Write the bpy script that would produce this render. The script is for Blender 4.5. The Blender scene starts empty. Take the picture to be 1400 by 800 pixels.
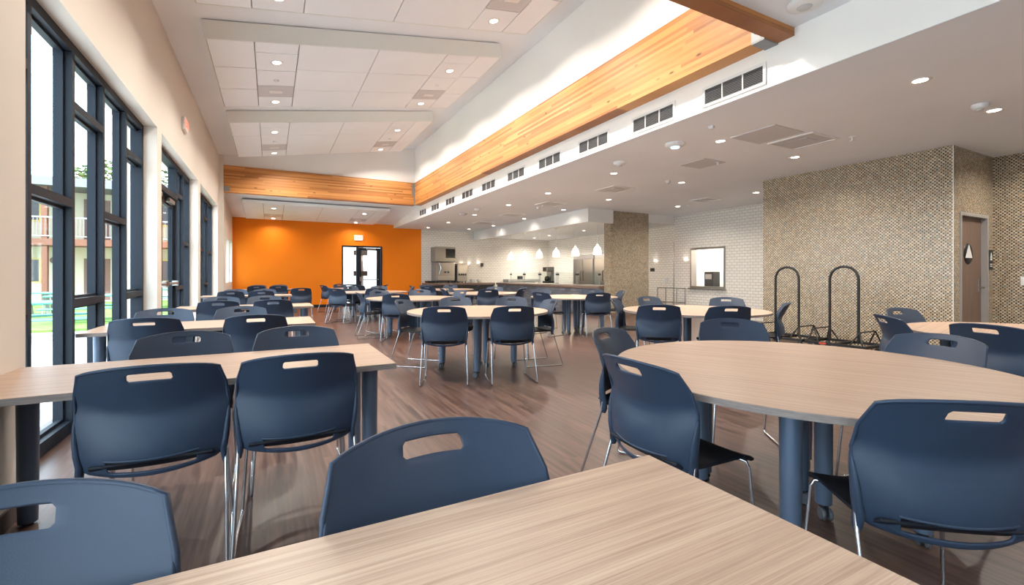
import bpy, bmesh, math, random
from mathutils import Vector, Matrix
R = math.radians
random.seed(7)
S = bpy.context.scene
COL = S.collection
# ------------------------------------------------------------------ camera
TH = math.atan(330/622.0)
H = 1.2
cam = bpy.data.cameras.new('camera'); cam.sensor_width = 36; cam.lens = 622/1400*36
cam.shift_y = -25/1400; cam.clip_start = .02; cam.clip_end = 300
co = bpy.data.objects.new('camera', cam); COL.objects.link(co)
co.location = (0, 0, H); co.rotation_euler = (R(90), 0, -TH)
S.camera = co
# ------------------------------------------------------------------ world, sun, exposure
W = bpy.data.worlds.new('sky'); S.world = W; W.use_nodes = True
wn = W.node_tree.nodes; wl = W.node_tree.links
bg = wn['Background']
bg.inputs['Color'].default_value = (.74, .86, 1.0, 1); bg.inputs['Strength'].default_value = 4.2
sun = bpy.data.lights.new('sun', 'SUN'); sun.energy = 7.0; sun.angle = R(.6); sun.color = (1, .95, .86)
so = bpy.data.objects.new('sun', sun); COL.objects.link(so)
so.rotation_euler = Vector((-.07, .60, -.76)).to_track_quat('-Z', 'Y').to_euler()
def portal(x, y0, y1, z0, z1):
    l = bpy.data.lights.new('window_portal', 'AREA'); l.shape = 'RECTANGLE'; l.size = z1-z0; l.size_y = y1-y0
    l.cycles.is_portal = True
    o = bpy.data.objects.new('window_portal', l); COL.objects.link(o)
    o.location = (x, (y0+y1)/2, (z0+z1)/2); o.rotation_euler = (0, R(-90), 0)
S.view_settings.view_transform = 'Standard'; S.view_settings.look = 'None'
S.view_settings.exposure = 0.93; S.view_settings.gamma = 1.0; S.view_settings.use_curve_mapping = False
DOWN_W = 15; CLOUD_W = 30; PEND_W = 7; WARM = (1, .91, .80)

# ------------------------------------------------------------------ helpers
def pix(u, v, z):                       # ray of a photo pixel met with the horizontal plane it touches
    d = (z-H)*622/(375-v); a = (u-700)/622*d
    return Vector((a*math.cos(TH)+d*math.sin(TH), -a*math.sin(TH)+d*math.cos(TH), z))

MATS = {}
def nt(name):
    m = bpy.data.materials.new(name); m.use_nodes = True
    return m, m.node_tree.nodes, m.node_tree.links, m.node_tree.nodes['Principled BSDF']
def mat(name, col, rough=.5, metal=0, spec=.5, emit=None, es=0):
    m, n, l, b = nt(name)
    b.inputs['Base Color'].default_value = (*col, 1); b.inputs['Roughness'].default_value = rough
    b.inputs['Metallic'].default_value = metal; b.inputs['Specular IOR Level'].default_value = spec
    if emit: b.inputs['Emission Color'].default_value = (*emit, 1); b.inputs['Emission Strength'].default_value = es
    MATS[name] = m; return m
def srgb(r, g, b):
    return tuple(((c/255+.055)/1.055)**2.4 if c > 10 else c/255/12.92 for c in (r, g, b))
def mth(n, l, op, a, b=None):
    x = n.new('ShaderNodeMath'); x.operation = op
    for i, v in enumerate((a, b)):
        if v is None: continue
        if isinstance(v, (int, float)): x.inputs[i].default_value = v
        else: l.new(v, x.inputs[i])
    return x.outputs[0]
def ramp(n, l, fac, stops, interp='LINEAR'):
    r = n.new('ShaderNodeValToRGB'); r.color_ramp.interpolation = interp
    e = r.color_ramp.elements
    while len(e) < len(stops): e.new(.5)
    for x, (p, c) in zip(e, stops): x.position = p; x.color = (*c, 1)
    l.new(fac, r.inputs[0]); return r.outputs[0]
def noise(n, l, vec, scale, detail=3, rough=.5):
    t = n.new('ShaderNodeTexNoise'); t.inputs['Scale'].default_value = scale
    t.inputs['Detail'].default_value = detail; t.inputs['Roughness'].default_value = rough
    l.new(vec, t.inputs['Vector']); return t.outputs['Fac']
def coords(n, l, sc=(1, 1, 1)):
    t = n.new('ShaderNodeTexCoord'); m = n.new('ShaderNodeMapping')
    m.inputs['Scale'].default_value = sc; l.new(t.outputs['Object'], m.inputs[0]); return m.outputs[0]
def bump(n, l, b, h, strength, dist=.01):
    x = n.new('ShaderNodeBump'); x.inputs['Strength'].default_value = strength; x.inputs['Distance'].default_value = dist
    l.new(h, x.inputs['Height']); l.new(x.outputs[0], b.inputs['Normal'])
def wallvec(n, l, horiz=False):          # (x + y, z) for upright axis-aligned walls
    t = n.new('ShaderNodeTexCoord'); s = n.new('ShaderNodeSeparateXYZ'); c = n.new('ShaderNodeCombineXYZ')
    l.new(t.outputs['Object'], s.inputs[0])
    l.new(mth(n, l, 'ADD', s.outputs[0], s.outputs[1]), c.inputs[0]); l.new(s.outputs[2], c.inputs[1])
    return c.outputs[0], c
def mixc(n, l, fac, a, b, mode='MIX'):
    x = n.new('ShaderNodeMix'); x.data_type = 'RGBA'; x.blend_type = mode
    for i, v in ((0, fac), (6, a), (7, b)):
        if isinstance(v, (int, float)): x.inputs[i].default_value = v
        elif isinstance(v, tuple): x.inputs[i].default_value = (*v, 1)
        else: l.new(v, x.inputs[i])
    return x.outputs[2]

def paint(name, col, rough=.6):
    m, n, l, b = nt(name); b.inputs['Roughness'].default_value = rough
    v = coords(n, l); f = noise(n, l, v, 180, 2); g = noise(n, l, v, .7, 2)
    c = ramp(n, l, g, [(.3, tuple(x*.97 for x in col)), (.7, tuple(min(1, x*1.02) for x in col))])
    l.new(c, b.inputs['Base Color']); bump(n, l, b, f, .05, .002)
    b.inputs['Specular IOR Level'].default_value = .3
    MATS[name] = m
paint('white_paint', (.82, .81, .79)); paint('cream_paint', (.73, .68, .62)); paint('ceiling_white', (.86, .90, .95), .8)
paint('upper_white', (.92, .90, .87)); paint('orange_paint', srgb(246, 132, 10), .55)
paint('panel_white', (.87, .90, .94), .8); paint('stucco', (.46, .43, .33), .8); paint('outside_white', (.8, .8, .78), .8)
mat('fascia', srgb(232, 235, 232), .7)
mat('plastic', (.040, .058, .092), .42, 0, .45)
m, n, l, b = nt('plastic')                                   # moulded shell with a fine pebble
b.inputs['Base Color'].default_value = (.026, .042, .074, 1); b.inputs['Roughness'].default_value = .42; b.inputs['Specular IOR Level'].default_value = .32
bump(n, l, b, noise(n, l, coords(n, l), 420, 2), .12, .002); MATS['plastic'] = m
mat('seat_black', (.010, .012, .018), .6, 0, .25)
mat('chrome', (.56, .57, .60), .18, 1); mat('steel', (.38, .36, .34), .30, 1); mat('brushed', (.34, .32, .30), .34, 1)
mat('leg_metal', (.105, .145, .215), .38, .25); mat('black', (.012, .012, .013), .45); mat('rubber', (.02, .02, .02), .7)
mat('grey_caster', (.10, .105, .12), .4); mat('frame_black', (.012, .018, .028), .55, 0, .25); mat('bronze', (.05, .035, .03), .4)
mat('hanger', (.30, .31, .32), .5, .6); mat('white_plastic', (.8, .8, .8), .4); mat('grey_grille', (.60, .60, .62), .6); mat('slat_grey', (.20, .20, .21), .5)
mat('dark_slot', (.02, .022, .025), .6); mat('grey_trim', (.35, .33, .31), .5); mat('lens', (1, 1, 1), .4, emit=(1, .88, .72), es=9)
mat('shade', (.95, .93, .88), .3, emit=(1, .88, .68), es=3.2); mat('exit_red', (.8, .05, .03), .4, emit=(1, .10, .06), es=1.6)
mat('sign_white', (.85, .85, .85), .4); mat('teal', (.06, .24, .21), .5); mat('concrete', (.62, .62, .60), .8)
mat('brown_post', (.13, .05, .03), .6); mat('grey_fascia', (.13, .13, .155), .7); mat('door_brown', (.12, .07, .055), .6)
mat('yellow_trim', (.50, .40, .12), .6); mat('rail', (.20, .20, .21), .5); mat('bark', (.10, .07, .05), .9)
mat('led_red', (.6, .08, .05), .4); mat('led_blue', (.2, .5, .9), .4, emit=(.3, .7, 1), es=2.5); mat('screen', (.01, .012, .015), .15)
mat('stone_top', (.22, .15, .12), .25); mat('white_room', (.88, .88, .86), .6); mat('plastic_grey', (.5, .5, .5), .5)
mat('tray', (.55, .55, .52), .5)
m, n, l, b = nt('glass')
n.remove(b); t = n.new('ShaderNodeBsdfTransparent'); g = n.new('ShaderNodeBsdfGlossy'); mx = n.new('ShaderNodeMixShader')
t.inputs[0].default_value = (.94, .98, .97, 1); g.inputs['Roughness'].default_value = .02
fr = n.new('ShaderNodeLayerWeight'); fr.inputs[0].default_value = .5
l.new(mth(n, l, 'ADD', .02, mth(n, l, 'MULTIPLY', mth(n, l, 'POWER', fr.outputs['Facing'], 6), .25)), mx.inputs[0]); l.new(t.outputs[0], mx.inputs[1]); l.new(g.outputs[0], mx.inputs[2])
l.new(mx.outputs[0], n['Material Output'].inputs[0]); MATS['glass'] = m
# laminate: grain along local x
def laminate(name, sc, cols, rough=.38):
    m, n, l, b = nt(name)
    v = coords(n, l, sc)
    f1 = noise(n, l, v, 5, 4, .6); f2 = noise(n, l, v, 26, 3, .6); f3 = noise(n, l, v, 90, 2, .6)
    f = mth(n, l, 'ADD', mth(n, l, 'MULTIPLY', f1, .45), mth(n, l, 'ADD', mth(n, l, 'MULTIPLY', f2, .35), mth(n, l, 'MULTIPLY', f3, .2)))
    l.new(ramp(n, l, f, cols), b.inputs['Base Color']); b.inputs['Roughness'].default_value = rough
    bump(n, l, b, f3, .06, .001); MATS[name] = m
LAM = [(.34, srgb(134, 107, 90)), (.44, srgb(162, 134, 115)), (.54, srgb(180, 153, 132)), (.68, srgb(194, 169, 149))]
laminate('laminate', (.10, 10, 10), LAM)
laminate('laminate_edge', (3, 3, 90), [(.35, srgb(98, 88, 86)), (.65, srgb(150, 136, 128))], .5)
laminate('door_wood', (14, 14, .5), [(.35, srgb(98, 78, 68)), (.65, srgb(140, 117, 102))], .5)
# glulam: laminations along local x, stacked in z
def glulam(name, axis):
    m, n, l, b = nt(name)
    t = n.new('ShaderNodeTexCoord'); s = n.new('ShaderNodeSeparateXYZ'); l.new(t.outputs['Object'], s.inputs[0])
    L = s.outputs[axis]; Z = s.outputs[2]
    row = mth(n, l, 'FLOOR', mth(n, l, 'DIVIDE', Z, .038))
    wn1 = n.new('ShaderNodeTexWhiteNoise'); wn1.noise_dimensions = '1D'; l.new(row, wn1.inputs['W'])
    seg = mth(n, l, 'FLOOR', mth(n, l, 'ADD', mth(n, l, 'DIVIDE', L, 2.2), mth(n, l, 'MULTIPLY', wn1.outputs[0], 7)))
    c = n.new('ShaderNodeCombineXYZ'); l.new(row, c.inputs[0]); l.new(seg, c.inputs[1])
    wn2 = n.new('ShaderNodeTexWhiteNoise'); wn2.noise_dimensions = '2D'; l.new(c.outputs[0], wn2.inputs['Vector'])
    g = n.new('ShaderNodeCombineXYZ'); l.new(mth(n, l, 'MULTIPLY', L, 1.3), g.inputs[0])
    l.new(mth(n, l, 'ADD', mth(n, l, 'MULTIPLY', Z, 34), mth(n, l, 'MULTIPLY', wn2.outputs[0], 40)), g.inputs[1])
    gr = noise(n, l, g.outputs[0], 1.6, 4, .6)
    f = mth(n, l, 'ADD', mth(n, l, 'MULTIPLY', wn2.outputs[0], .55), mth(n, l, 'MULTIPLY', gr, .5))
    col = ramp(n, l, f, [(.15, srgb(140, 84, 42)), (.4, srgb(180, 118, 62)), (.65, srgb(200, 138, 76)), (.95, srgb(220, 162, 100))])
    k = n.new('ShaderNodeTexVoronoi'); k.inputs['Scale'].default_value = 1
    kv = n.new('ShaderNodeCombineXYZ'); l.new(mth(n, l, 'MULTIPLY', L, 2.6), kv.inputs[0]); l.new(mth(n, l, 'MULTIPLY', Z, 7), kv.inputs[1])
    l.new(kv.outputs[0], k.inputs['Vector'])
    kf = ramp(n, l, k.outputs['Distance'], [(.05, (1, 1, 1)), (.13, (0, 0, 0))])
    l.new(mixc(n, l, mth(n, l, 'MULTIPLY', kf, .85), col, srgb(70, 36, 16)), b.inputs['Base Color'])
    b.inputs['Roughness'].default_value = .5; bump(n, l, b, gr, .08, .002); MATS[name] = m
glulam('glulam_x', 0); glulam('glulam_y', 1)
# subway tile, slate, floor, mosaic
def bricks(name, bw, bh, mortar, c1, c2, cm, rough, bs=.3):
    m, n, l, b = nt(name); v, _ = wallvec(n, l)
    t = n.new('ShaderNodeTexBrick'); l.new(v, t.inputs['Vector'])
    t.inputs['Scale'].default_value = 1; t.inputs['Brick Width'].default_value = bw; t.inputs['Row Height'].default_value = bh
    t.inputs['Mortar Size'].default_value = mortar; t.inputs['Mortar Smooth'].default_value = .1
    t.inputs['Color1'].default_value = (*c1, 1); t.inputs['Color2'].default_value = (*c2, 1); t.inputs['Mortar'].default_value = (*cm, 1)
    l.new(t.outputs['Color'], b.inputs['Base Color']); b.inputs['Roughness'].default_value = rough
    bump(n, l, b, mth(n, l, 'SUBTRACT', 1, t.outputs['Fac']), bs, .003); MATS[name] = m
bricks('subway_tile', .152, .076, .007, (.84, .80, .74), (.79, .75, .69), (.55, .50, .45), .08, .12)
bricks('slate_tile', .30, .095, .004, srgb(96, 100, 108), srgb(132, 134, 140), srgb(70, 70, 76), .45)
m, n, l, b = nt('mosaic')
v, c = wallvec(n, l); s = n.new('ShaderNodeSeparateXYZ'); l.new(v, s.inputs[0])
TS = .0235
uu = mth(n, l, 'DIVIDE', s.outputs[0], TS); vv = mth(n, l, 'DIVIDE', s.outputs[1], TS)
fu = mth(n, l, 'FLOOR', uu); fv = mth(n, l, 'FLOOR', vv)
cc = n.new('ShaderNodeCombineXYZ'); l.new(fu, cc.inputs[0]); l.new(fv, cc.inputs[1])
wn_ = n.new('ShaderNodeTexWhiteNoise'); wn_.noise_dimensions = '2D'; l.new(cc.outputs[0], wn_.inputs['Vector'])
par = mth(n, l, 'MODULO', mth(n, l, 'ABSOLUTE', mth(n, l, 'ADD', fu, fv)), 2)
dark = ramp(n, l, wn_.outputs[0], [(0, srgb(58, 38, 27)), (.3, srgb(84, 60, 43)), (.6, srgb(122, 96, 72)), (.85, srgb(92, 88, 78))], 'CONSTANT')
lite = ramp(n, l, wn_.outputs[0], [(0, srgb(188, 168, 140)), (.35, srgb(208, 192, 166)), (.65, srgb(170, 144, 112)), (.85, srgb(160, 154, 136))], 'CONSTANT')
tile = mixc(n, l, par, dark, lite)
eu = mth(n, l, 'ABSOLUTE', mth(n, l, 'SUBTRACT', mth(n, l, 'FRACT', uu), .5)); ev = mth(n, l, 'ABSOLUTE', mth(n, l, 'SUBTRACT', mth(n, l, 'FRACT', vv), .5))
gr = mth(n, l, 'GREATER_THAN', mth(n, l, 'MAXIMUM', eu, ev), .44)
l.new(mixc(n, l, gr, tile, srgb(188, 178, 158)), b.inputs['Base Color'])
l.new(mth(n, l, 'ADD', .22, mth(n, l, 'MULTIPLY', gr, .5)), b.inputs['Roughness']); bump(n, l, b, mth(n, l, 'SUBTRACT', 1, gr), .25, .002)
MATS['mosaic'] = m
m, n, l, b = nt('floor_plank')
t = n.new('ShaderNodeTexCoord'); s = n.new('ShaderNodeSeparateXYZ'); c = n.new('ShaderNodeCombineXYZ')
l.new(t.outputs['Object'], s.inputs[0]); l.new(s.outputs[1], c.inputs[0]); l.new(s.outputs[0], c.inputs[1])
tb = n.new('ShaderNodeTexBrick'); l.new(c.outputs[0], tb.inputs['Vector']); tb.offset = .37
tb.inputs['Scale'].default_value = 1; tb.inputs['Brick Width'].default_value = 1.22; tb.inputs['Row Height'].default_value = .152
tb.inputs['Mortar Size'].default_value = .0012; tb.inputs['Color1'].default_value = (0, 0, 0, 1); tb.inputs['Color2'].default_value = (1, 1, 1, 1); tb.inputs['Mortar'].default_value = (.2, .2, .2, 1)
gv = n.new('ShaderNodeCombineXYZ'); l.new(mth(n, l, 'MULTIPLY', s.outputs[1], 1.1), gv.inputs[0]); l.new(mth(n, l, 'MULTIPLY', s.outputs[0], 20), gv.inputs[1])
l.new(mth(n, l, 'MULTIPLY', tb.outputs['Color'], 9), gv.inputs[2])
gf = noise(n, l, gv.outputs[0], 1.3, 5, .62)
fl = mth(n, l, 'ADD', mth(n, l, 'MULTIPLY', gf, .94), mth(n, l, 'MULTIPLY', tb.outputs['Color'], .06))
l.new(ramp(n, l, fl, [(.32, srgb(56, 41, 36)), (.46, srgb(82, 61, 54)), (.56, srgb(98, 75, 66)), (.72, srgb(118, 93, 82))]), b.inputs['Base Color'])
l.new(mth(n, l, 'ADD', .24, mth(n, l, 'MULTIPLY', gf, .2)), b.inputs['Roughness']); bump(n, l, b, gf, .12, .002); MATS['floor_plank'] = m
def leafy(name, c1, c2, sc):
    m, n, l, b = nt(name); f = noise(n, l, coords(n, l), sc, 3)
    l.new(ramp(n, l, f, [(.35, c1), (.65, c2)]), b.inputs['Base Color']); b.inputs['Roughness'].default_value = .8; MATS[name] = m
leafy('grass', (.07, .17, .02), (.13, .25, .04), 3); leafy('leaf', (.03, .06, .012), (.08, .13, .03), 4)
leafy('patio', (.44, .44, .46), (.54, .54, .55), .6)

# ------------------------------------------------------------------ mesh builder
class MB:
    def __init__(s): s.v = []; s.f = []; s.sm = []
    def add(s, vs, fs, smooth=False, M=None):
        k = len(s.v)
        for p in vs: s.v.append(tuple(M @ Vector(p)) if M else tuple(p))
        for f in fs: s.f.append([i+k for i in f]); s.sm.append(smooth)
        return s
    def box(s, x0, x1, y0, y1, z0, z1, M=None):
        v = [(x, y, z) for z in (z0, z1) for y in (y0, y1) for x in (x0, x1)]
        return s.add(v, [(0, 2, 3, 1), (4, 5, 7, 6), (0, 1, 5, 4), (2, 6, 7, 3), (0, 4, 6, 2), (1, 3, 7, 5)], M=M)
    def bbox(s, x0, x1, y0, y1, z0, z1, b=.01, M=None):      # box with chamfered edges
        bm = bmesh.new(); bmesh.ops.create_cube(bm, size=1)
        for q in bm.verts: q.co = Vector(((x0+x1)/2+q.co.x*(x1-x0), (y0+y1)/2+q.co.y*(y1-y0), (z0+z1)/2+q.co.z*(z1-z0)))
        bmesh.ops.bevel(bm, geom=bm.edges[:], offset=b, segments=2, affect='EDGES', profile=.5)
        bm.verts.index_update()
        s.add([q.co.copy() for q in bm.verts], [[q.index for q in f.verts] for f in bm.faces], False, M); bm.free(); return s
    def lathe(s, prof, c=(0, 0, 0), n=24, M=None, smooth=True):   # profile (r, z) about z through c
        vs = []; fs = []
        for r, z in prof:
            for i in range(n):
                a = 2*math.pi*i/n; vs.append((c[0]+r*math.cos(a), c[1]+r*math.sin(a), c[2]+z))
        for j in range(len(prof)-1):
            for i in range(n): fs.append((j*n+i, j*n+(i+1) % n, (j+1)*n+(i+1) % n, (j+1)*n+i))
        s.add(vs, fs, smooth, M)
        if prof[0][0] > 1e-5: s.add(vs[:n], [tuple(range(n))[::-1]], False, M)
        if prof[-1][0] > 1e-5: s.add(vs[-n:], [tuple(range(n))], False, M)
        return s
    def cyl(s, c, r, h, n=16, M=None): return s.lathe([(r, 0), (r, h)], c, n, M)
    def tube(s, pts, r, n=8, M=None, flat=1.0):
        pts = [Vector(p) for p in pts]; k = len(pts); vs = []; fs = []
        rr = r if isinstance(r, (list, tuple)) else [r]*k
        up = None
        for i, p in enumerate(pts):
            t = (pts[min(i+1, k-1)]-pts[max(i-1, 0)]).normalized()
            if up is None:
                up = Vector((0, 0, 1)) if abs(t.z) < .9 else Vector((0, 1, 0))
            up = (up-t*up.dot(t)).normalized(); sd = t.cross(up)
            for j in range(n):
                a = 2*math.pi*j/n; vs.append(p+(sd*math.cos(a)*flat+up*math.sin(a))*rr[i])
        for i in range(k-1):
            for j in range(n): fs.append((i*n+j, i*n+(j+1) % n, (i+1)*n+(j+1) % n, (i+1)*n+j))
        s.add(vs, fs, True, M)
        s.add(vs[:n], [tuple(range(n))[::-1]], False, M); s.add(vs[-n:], [tuple(range(n))], False, M); return s
    def prism(s, poly, axis, a0, a1, M=None):     # polygon (two other axes in order) extruded along axis
        def P(p, t):
            q = list(p); q.insert(axis, t); return q
        k = len(poly); v = [P(p, a0) for p in poly]+[P(p, a1) for p in poly]
        f = [tuple(range(k)), tuple(range(k, 2*k))[::-1]]+[(i, i+k, (i+1) % k+k, (i+1) % k) for i in range(k)]
        return s.add(v, f, M=M)
    def mesh(s, name, m):
        me = bpy.data.meshes.new(name); me.from_pydata(s.v, [], s.f)
        me.polygons.foreach_set('use_smooth', s.sm)
        bm = bmesh.new(); bm.from_mesh(me); bmesh.ops.recalc_face_normals(bm, faces=bm.faces); bm.to_mesh(me); bm.free()
        me.materials.append(MATS[m]); return me
    def build(s, name, m, parent=None):
        return link(name, s.mesh(name, m), parent)
def link(name, me, parent=None):
    o = bpy.data.objects.new(name, me); COL.objects.link(o)
    if parent: o.parent = parent
    return o
def tag(o, label, cat, group=None, kind=None):
    o['label'] = label; o['category'] = cat
    if group: o['group'] = group
    if kind: o['kind'] = kind
    return o
def empty(name, loc=(0, 0, 0), rz=0, rot=None):
    o = bpy.data.objects.new(name, None); COL.objects.link(o); o.location = loc
    o.rotation_euler = rot if rot else (0, 0, rz); o.empty_display_size = .1; return o
def struct(name, mb, m, label, cat):
    return tag(mb.build(name, m), label, cat, None, 'structure')
def copy_tree(o, parent=None):
    c = o.copy(); COL.objects.link(c); c.parent = parent
    for ch in list(o.children): copy_tree(ch, c)
    return c
def text_mesh(txt, size, name, m, parent=None, M=None, depth=.002):
    cu = bpy.data.curves.new(name, 'FONT'); cu.body = txt; cu.size = size; cu.extrude = depth; cu.align_x = 'CENTER'; cu.align_y = 'CENTER'
    t = bpy.data.objects.new(name, cu); COL.objects.link(t)
    me = bpy.data.meshes.new_from_object(t.evaluated_get(bpy.context.evaluated_depsgraph_get()))
    bpy.data.objects.remove(t); me.materials.clear(); me.materials.append(MATS[m])
    o = link(name, me, parent)
    if M is not None: o.matrix_local = M
    return o

# ------------------------------------------------------------------ the room
XW, XF, XP = -1.2, -1.33, -1.1           # left wall face, window frame face, pilaster face
XS, XB, ZC = 4.24, 4.04, 3.0             # soffit face, long beam face, low ceiling
ZB, ZT = 3.386, 4.095                    # glulam underside and top
HEAD = 2.96
YR = 17.85                               # rear wall
def roof(x): return 4.33+.164*(x-XW)
struct('floor', MB().box(-1.6, 12.6, -4, 17.95, -.1, 0), 'floor_plank', 'dark brown wood plank floor with soft sheen', 'floor')
OPEN = [(-3.2, 1.9), (3.2, 6.8), (7.05, 10.25), (10.6, 13.9)]  # first opening is added behind the viewer to let in daylight
w = MB()
ys = [-4]+[y for o in OPEN for y in o]+[14.6]
for i in range(0, len(ys), 2): w.box(-1.55, XW, ys[i], ys[i+1], 0, HEAD)
w.box(-1.55, XW, -4, 14.6, HEAD, 4.5)
struct('wall_left', w, 'cream_paint', 'tall cream wall holding the storefront windows on the left', 'wall')
struct('trim_1', MB().box(XW, XP, 2.25, 3.2, 0, 4.4), 'cream_paint', 'cream pilaster beside the nearest left window', 'pilaster')
struct('trim_2', MB().box(XW, XP, 14.15, 14.6, 0, 4.4), 'cream_paint', 'cream pilaster carrying the far beam at the left wall', 'pilaster')
w = MB()
RW = [(15.25, 16.35), (16.55, 17.65)]
for a, c in ((14.6, 15.25), (16.35, 16.55), (17.65, YR)): w.box(-1.5, XP-.03, a, c, 0, 3.6)
for a, c in RW: w.box(-1.5, XP-.03, a, c, 0, .95); w.box(-1.5, XP-.03, a, c, 2.25, 3.6)
struct('wall_side', w, 'cream_paint', 'low cream wall with two windows beside the orange wall', 'wall')
struct('wall_back', MB().box(-1.6, 10.2, -4.2, -4, 0, 3.6), 'white_paint', 'white wall behind the viewer', 'wall')
# rear wall: orange, round the glazed door, then white tile in the kitchen
DX0, DX1, DZ = 2.33, 3.80, 2.27
w = MB(); w.box(-1.5, DX0, YR, YR+.2, 0, 3.6); w.box(DX0, DX1, YR, YR+.2, DZ, 3.6); w.box(DX1, 5.35, YR, YR+.2, 0, 3.6)
struct('wall_rear', w, 'orange_paint', 'bright orange accent wall at the far end', 'wall')
struct('wall_kitchen', MB().box(5.35, 11.6, YR, YR+.2, 0, 3.1), 'subway_tile', 'white subway tiled wall behind the ice machine', 'wall')
struct('wall_kitchen_side', MB().box(11.4, 11.6, 10.12, YR, 0, 3.1), 'subway_tile', 'white subway tiled kitchen wall behind the refrigerators', 'wall')
# pass-through wall
PY0, PY1, PZ0, PZ1 = 8.30, 9.48, .80, 1.97
w = MB(); w.box(11.05, 11.25, 5.3, PY0, 0, 3.1); w.box(11.05, 11.25, PY1, 10.12, 0, 3.1)
w.box(11.05, 11.25, PY0, PY1, 0, PZ0); w.box(11.05, 11.25, PY0, PY1, PZ1, 3.1); w.box(11.25, 11.4, 10.0, 10.12, 0, 3.1)
struct('wall_right', w, 'subway_tile', 'white subway tiled wall around the pass-through window', 'wall')
w = MB(); w.box(12.5, 12.6, 7.0, 10.0, 0, 3.1); w.box(11.25, 12.5, 7.0, 7.1, 0, 3.1); w.box(11.25, 12.5, 9.9, 10.0, 0, 3.1)
struct('wall_backroom', w, 'white_room', 'white wall of the room behind the pass-through window', 'wall')
struct('wall_mosaic', MB().box(8.4, 11.05, 3.05, 5.49, 0, 3.1).box(8.4, 8.62, 2.72, 3.05, 0, 3.1).box(9.61, 11.05, 2.72, 3.05, 0, 3.1).box(8.62, 9.61, 2.72, 3.05, 2.08, 3.1), 'mosaic', 'brown and cream mosaic tiled wall behind the chair dollies', 'wall')
struct('wall_niche', MB().box(9.85, 10.1, -4, 2.72, 0, 3.1), 'mosaic', 'mosaic tiled wall with light switch right of restroom door', 'wall')
struct('trim_3', MB().box(8.394, 8.402, 2.714, 2.722, 0, ZC), 'white_plastic', 'thin metal corner strip on the mosaic wall', 'trim')
struct('trim_4', MB().box(8.5, 9.95, 10.07, 10.35, 0, 3.1), 'mosaic', 'mosaic tiled column at the end of the serving counter', 'column')
# ceilings
struct('ceiling', MB().box(XS+.001, 12.6, -4, YR, ZC, ZC+.2), 'ceiling_white', 'low flat white ceiling over the right half', 'ceiling')
struct('ceiling_kitchen', MB().box(7.74, 11.4, 10.24, YR, 2.76, 2.9), 'ceiling_white', 'lower white ceiling over the kitchen', 'ceiling')
w = MB(); w.box(7.62, 7.74, 9.95, YR, 2.63, ZC); w.box(7.74, 8.5, 9.95, 10.07, 2.63, ZC); w.box(9.95, 11.05, 10.12, 10.24, 2.74, ZC)
struct('trim_5', w, 'white_paint', 'white dropped header above the serving counter', 'header')
w = MB(); w.prism([(-1.55, roof(-1.55)), (4.4, roof(4.4)), (4.4, roof(4.4)+.2), (-1.55, roof(-1.55)+.2)], 1, 2.45, 14.45)
struct('ceiling_high', w, 'ceiling_white', 'high sloped white ceiling above the hanging clouds', 'ceiling')
struct('ceiling_near', MB().box(-1.55, XS+.2, -4, 2.47, 3.46, 3.65), 'ceiling_white', 'flat white ceiling above the viewer', 'ceiling')
w = MB(); w.prism([(14.4, 3.42), (YR, 3.12), (YR, 3.32), (14.4, 3.62)], 0, -1.5, XS+.2)
struct('ceiling_rear', w, 'ceiling_white', 'low sloped white ceiling before the orange wall', 'ceiling')
w = MB(); w.box(XS, XS+.16, -4, YR, ZC+.004, 4.15); w.box(4.06, XS+.16, 2.47, 14.3, ZT-.01, 5.35)
struct('wall_upper', w, 'upper_white', 'bright white upper wall above and below the long beam', 'wall')
w = MB(); w.prism([(XW-.3, ZT-.02), (4.3, ZT-.02), (4.3, roof(4.3)+.1), (XW-.3, roof(XW-.3)+.1)], 1, 14.26, 14.4)
w.box(-1.5, 4.3, 14.3, 14.4, 3.45, ZT)
struct('wall_gable', w, 'white_paint', 'white gable wall above the far beam', 'wall')
w = MB(); w.prism([(XW-.3, 3.5), (4.3, 3.5), (4.3, roof(4.3)+.1), (XW-.3, roof(XW-.3)+.1)], 1, 2.40, 2.47)
struct('wall_front_gable', w, 'white_paint', 'white gable wall above the near beam', 'wall')
w = MB(); w.box(XP, XP+.012, 2.25, 3.2, 0, .09); w.box(XW, XP+.012, 3.2, 3.212, 0, .09)
struct('baseboard_left', w, 'bronze', 'dark baseboard on the near cream pilaster', 'baseboard')
struct('baseboard_column', MB().box(8.49, 9.96, 10.055, 10.07, 0, .1), 'stone_top', 'brown baseboard under the mosaic column', 'baseboard')
struct('baseboard_rear', MB().box(-1.13, DX0-.05, YR-.012, YR, 0, .1), 'black', 'dark baseboard under the orange wall', 'baseboard')

# beams
b1 = empty('glulam_beam', (XB, 2.62, ZB)); tag(b1, 'long honey coloured laminated timber beam along the upper right wall', 'beam')
MB().box(0, XS-XB+.02, 0, 14.2-2.62, 0, ZT-ZB).build('timber', 'glulam_y', b1)
b2 = empty('glulam_beam', (XP, 14.2, ZB)); tag(b2, 'laminated timber beam across the far end above the orange wall', 'beam')
MB().box(0, XB-XP, 0, .2, 0, ZT-ZB).build('timber', 'glulam_x', b2)
MB().box(-.0, .14, -.008, 0, .02, .15).build('steel_plate', 'hanger', b2)
MB().box(XB-XP-.10, XB-XP-.02, -.008, 0, .30, .68).build('steel_plate', 'hanger', b2)
MB().box(XB-XP-.03, XB-XP, -.02, 0, -.012, ZT-ZB).build('steel_angle', 'hanger', b2)
b3 = empty('glulam_beam', (XP, 2.47, ZB)); tag(b3, 'near timber cross beam ending at the upper right soffit', 'beam')
MB().box(-.1, XS-XP, 0, .15, 0, ZT-ZB-.2).build('timber', 'glulam_x', b3)
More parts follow.
